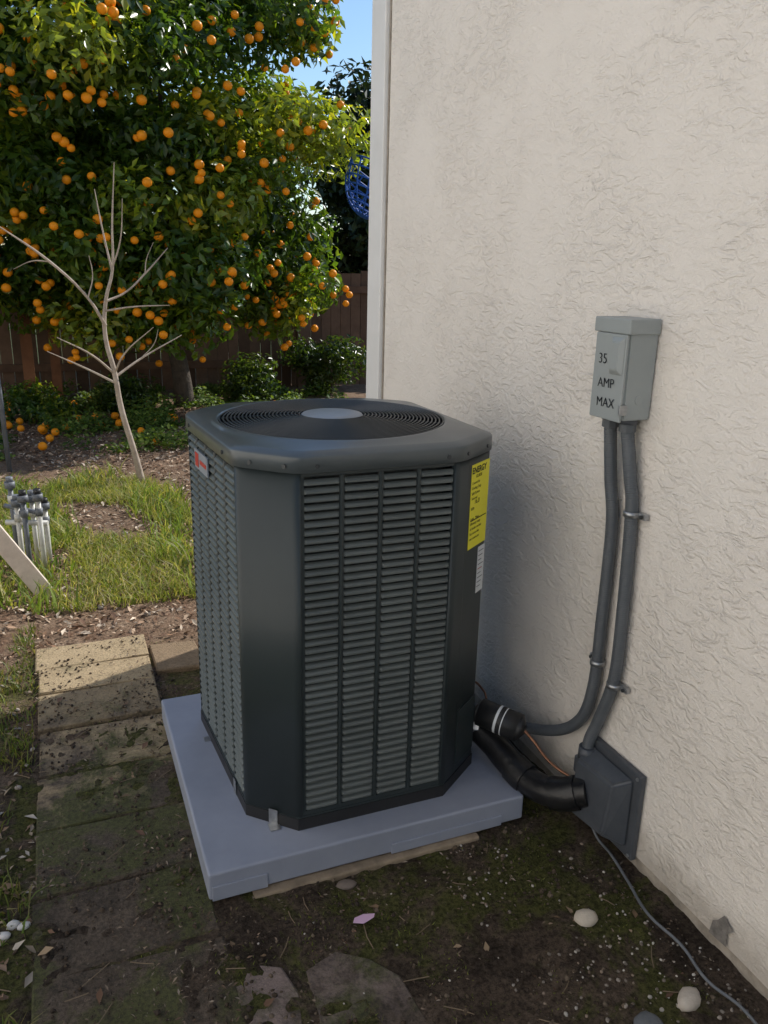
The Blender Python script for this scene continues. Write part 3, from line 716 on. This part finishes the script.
yg=[(.19,.24,.04),(.24,.27,.06),(.14,.19,.035),(.34,.31,.13),(.42,.37,.21)]
p=scatter(19000,-1.6,.75,3.7,6.1,.03,1.8,3)
blades('grass',p,.075,.0055,yg,1.2)
p=scatter(4000,-1.2,.75,3.7,6.3,.08,2.6,5)
blades('tall_weeds',p,.13,.010,[(.13,.20,.035),(.18,.24,.05),(.30,.29,.10)],1.0)
dg=np.array([(.085,.145,.025),(.12,.185,.035),(.17,.23,.05),(.055,.10,.02)])
p=np.array(scatter(22000,-1.6,3.2,7.0,10.3,.02,1.9,8)); n=len(p)
hN=np.array([.5+.9*mn.noise(Vector((a*3,b*3,4))) for a,b,_ in p]).clip(.15,1)
p[:,2]+=rng.uniform(0,1,n)*.24*hN
leaf_mesh('weed_bed',p,np.stack([rng.normal(0,.6,n),rng.normal(0,.6,n)-.2,np.ones(n)],1),rng.uniform(.025,.065,n),dg[rng.integers(4,size=n)]*rng.uniform(.7,1.3,(n,1)),m_grass,.6)
p=scatter(2600,-.55,-.175,1.3,3.6,.0,4,5)
blades('grass_edge',p,.05,.005,[(.09,.14,.03),(.13,.16,.04),(.20,.18,.08)],1.1)
p=scatter(3200,-.16,1.25,1.0,3.3,.16,5,6,lambda x,y: not(.24<x<1.18 and 1.66<y<2.62))
blades('moss_sprigs',p,.012,.003,[(.08,.10,.02),(.13,.15,.03)],1)
# ---------------------------------------------------------------- mulch, leaf litter
def chips(name,pts,s0,s1,cols,mat,asp=.35,lift=.006):
    n=len(pts); c=np.array(pts); c[:,2]+=lift*rng.uniform(.5,1.6,n)
    nr=np.stack([rng.normal(0,.35,n),rng.normal(0,.35,n),np.ones(n)],1); S=rng.uniform(0,1,n)**2*(s1-s0)+s0
    cc=np.array(cols)[rng.integers(len(cols),size=n)]*rng.uniform(.7,1.25,(n,1))
    return leaf_mesh(name,c,nr,S,cc,mat,asp)
clear=lambda x,y: not(.24<x<1.18 and 1.69<y<2.62)
br=[(.38,.25,.165),(.26,.155,.095),(.50,.37,.26),(.15,.09,.06),(.58,.48,.37)]
p=scatter(20000,-1.6,1.9,3.3,9.0,-.35,1.2,11); chips('mulch',p,.018,.065,br,m_chip,.35,.012)
br2=[(.16,.11,.075),(.10,.07,.048),(.22,.165,.12),(.07,.05,.035),(.27,.22,.17)]
def onp(x,y): return -.17<x<.265 and y<3.34
def pz(x,y,z): return max(z,.021 if y>2.68 else .006) if onp(x,y) else z
def fz(pts): return [(x,y,pz(x,y,z)) for x,y,z in pts]
p=fz(scatter(7500,-.55,1.34,.9,3.4,.0,3,12,clear)); chips('leaf_litter',p,.004,.020,br2,m_chip,.3,.004)
p=fz(scatter(130,-.6,1.3,.9,3.4,-.2,3,13,clear)); chips('dead_leaves',p,.015,.042,[(.22,.15,.09),(.30,.22,.14),(.15,.09,.06)],m_chip,.5,.006)
p=fz(scatter(320,-.6,-.17,1.2,3.3,-.1,3,14)); chips('dry_leaves',p,.02,.055,[(.30,.24,.17),(.22,.15,.10),(.40,.35,.29)],m_chip,.45,.01)
tw=bpy.data.curves.new('twigs','CURVE'); tw.dimensions='3D'; tw.bevel_depth=.0013; tw.bevel_resolution=1
for x,y,z in scatter(90,-.5,1.3,1.0,3.3,-.2,3,15,clear):
    a=random.uniform(0,6.28);l=random.uniform(.02,.08); s=tw.splines.new('POLY'); s.points.add(2)
    for i,t in enumerate((-.5,0,.5)): s.points[i].co=(x+math.cos(a)*l*t+random.uniform(-.004,.004),y+math.sin(a)*l*t,pz(x,y,z)+.007,1)
tw.materials.append(m_twig); link(bpy.data.objects.new('twigs',tw))
# ---------------------------------------------------------------- stones
def stones(name,items,mat=m_stone,lo=False):
    V=[];F=[];C=[]; vv,ff=(iv1,jf1) if lo else (iv,jf)
    for x,y,r,c,sq in items:
        rot=Matrix.Rotation(random.uniform(0,6.28),3,'Z'); k=len(V); z=pz(x,y,gh(x,y))+r*sq[2]*.45
        sd=random.uniform(0,99)
        for v in vv:
            w=Vector(v)*(1+(.5 if lo else .22)*mn.noise(Vector(v)*1.3+Vector((sd,0,0)))); w=rot@Vector((w.x*sq[0],w.y*sq[1],w.z*sq[2]))*r; V.append((x+w.x,y+w.y,z+w.z))
        for f in ff: F.append([k+i for i in f]); C.append(c)
    return mesh_obj(name,V,F,mat,smooth=not lo,fcol=C)
stones('stone',[(1.125,1.315,.030,(.50,.44,.36),(1.1,.85,.6))])
stones('stone.001',[(1.20,1.03,.030,(.46,.41,.35),(1.2,.8,.6))])
stones('stone.002',[(1.07,1.005,.036,(.13,.14,.15),(1.3,1,.4))])
stones('stone.003',[(.60,1.648,.022,(.16,.13,.11),(1.3,.8,.45))])
it=[]
sc_=[(.055,.040,.028),(.09,.066,.046),(.13,.10,.072),(.045,.034,.026)]
for x,y,z in scatter(3400,-.5,1.34,.95,3.3,.0,4,31,clear): it.append((x,y,random.uniform(.0015,.0085)*random.uniform(.4,1),random.choice(sc_),(1,.9,.8)))
stones('soil_clumps',it,m_chip,True)
gr=[(.30,.26,.22),(.22,.19,.16),(.38,.35,.31),(.16,.135,.11),(.26,.20,.15)]
it=[]
for x,y,z in scatter(200,.85,1.34,.9,1.7,.0,4,21): it.append((x,y,random.uniform(.002,.007)*random.uniform(.6,1),random.choice(gr),(1,.8,.7)))
for i in range(60): it.append((random.gauss(1.2,.06),random.gauss(1.22,.17),random.uniform(.0015,.0055)*random.uniform(.6,1.1),random.choice([(.58,.54,.48),(.42,.38,.33)]),(1,.8,.7)))
for i in range(26): it.append((random.gauss(.75,.25),random.gauss(1.4,.14),random.uniform(.0012,.004),(.50,.46,.41),(1,.8,.7)))
for i in range(26): it.append((random.uniform(-.42,-.18),random.uniform(1.5,3.2),random.uniform(.006,.016),random.choice(gr),(1.1,.8,.6)))
for x,y in [(-.215,1.80),(-.19,1.79),(-.235,1.77)]: it.append((x,y,.014,(.62,.6,.57),(1.2,.9,.7)))
for i in range(40): it.append((random.uniform(-.6,1.3),random.uniform(3.4,6.5),random.uniform(.006,.022),random.choice(gr),(1.1,.8,.6)))
it=[q for q in it if q[0]<1.34]
stones('gravel',it)
V=[(.565,1.50,.016),(.588,1.485,.020),(.618,1.493,.022),(.626,1.508,.018),(.60,1.520,.014),(.575,1.516,.014)]
mesh_obj('fallen_petal',V,[(0,1,2,3,4,5)],m_petal)
# ---------------------------------------------------------------- light
az=math.radians(22); el=math.radians(40)
S=Vector((math.cos(az)*math.cos(el),math.sin(az)*math.cos(el),math.sin(el)))
sun=bpy.data.lights.new('sun','SUN'); sun.energy=5.0; sun.angle=math.radians(.5); sun.color=(1,.96,.90)
so=link(bpy.data.objects.new('sun',sun)); so.rotation_euler=S.to_track_quat('Z','Y').to_euler(); so.location=S*20
w=bpy.data.worlds.new('World'); sc.world=w; w.use_nodes=True; nt=w.node_tree
sky=nt.nodes.new('ShaderNodeTexSky'); sky.sky_type='NISHITA'; sky.sun_disc=False; sky.sun_elevation=el
sky.sun_rotation=math.pi/2-az
sky.altitude=0; sky.dust_density=.2; sky.air_density=1.25; sky.ozone_density=4.5
bg=nt.nodes['Background']; nt.links.new(sky.outputs[0],bg.inputs['Color']); bg.inputs['Strength'].default_value=.15
# ---------------------------------------------------------------- camera
H=1.57;FP=800;psi=math.radians(22.5);th=math.radians(16.9);ro=math.radians(1.4)
f=Vector((math.sin(psi)*math.cos(th),math.cos(psi)*math.cos(th),-math.sin(th)))
r0=Vector((math.cos(psi),-math.sin(psi),0));u0=r0.cross(f)
r=r0*math.cos(ro)+u0*math.sin(ro);u=-r0*math.sin(ro)+u0*math.cos(ro)
cd=bpy.data.cameras.new('camera'); cam=link(bpy.data.objects.new('camera',cd)); sc.camera=cam
cam.matrix_world=Matrix(((r.x,u.x,-f.x,0),(r.y,u.y,-f.y,0),(r.z,u.z,-f.z,H),(0,0,0,1)))
cd.sensor_fit='VERTICAL'; cd.sensor_height=24; cd.lens=24*FP/1024; cd.clip_end=500; cd.clip_start=.02
sc.view_settings.view_transform='Standard'; sc.view_settings.look='None'; sc.view_settings.exposure=0
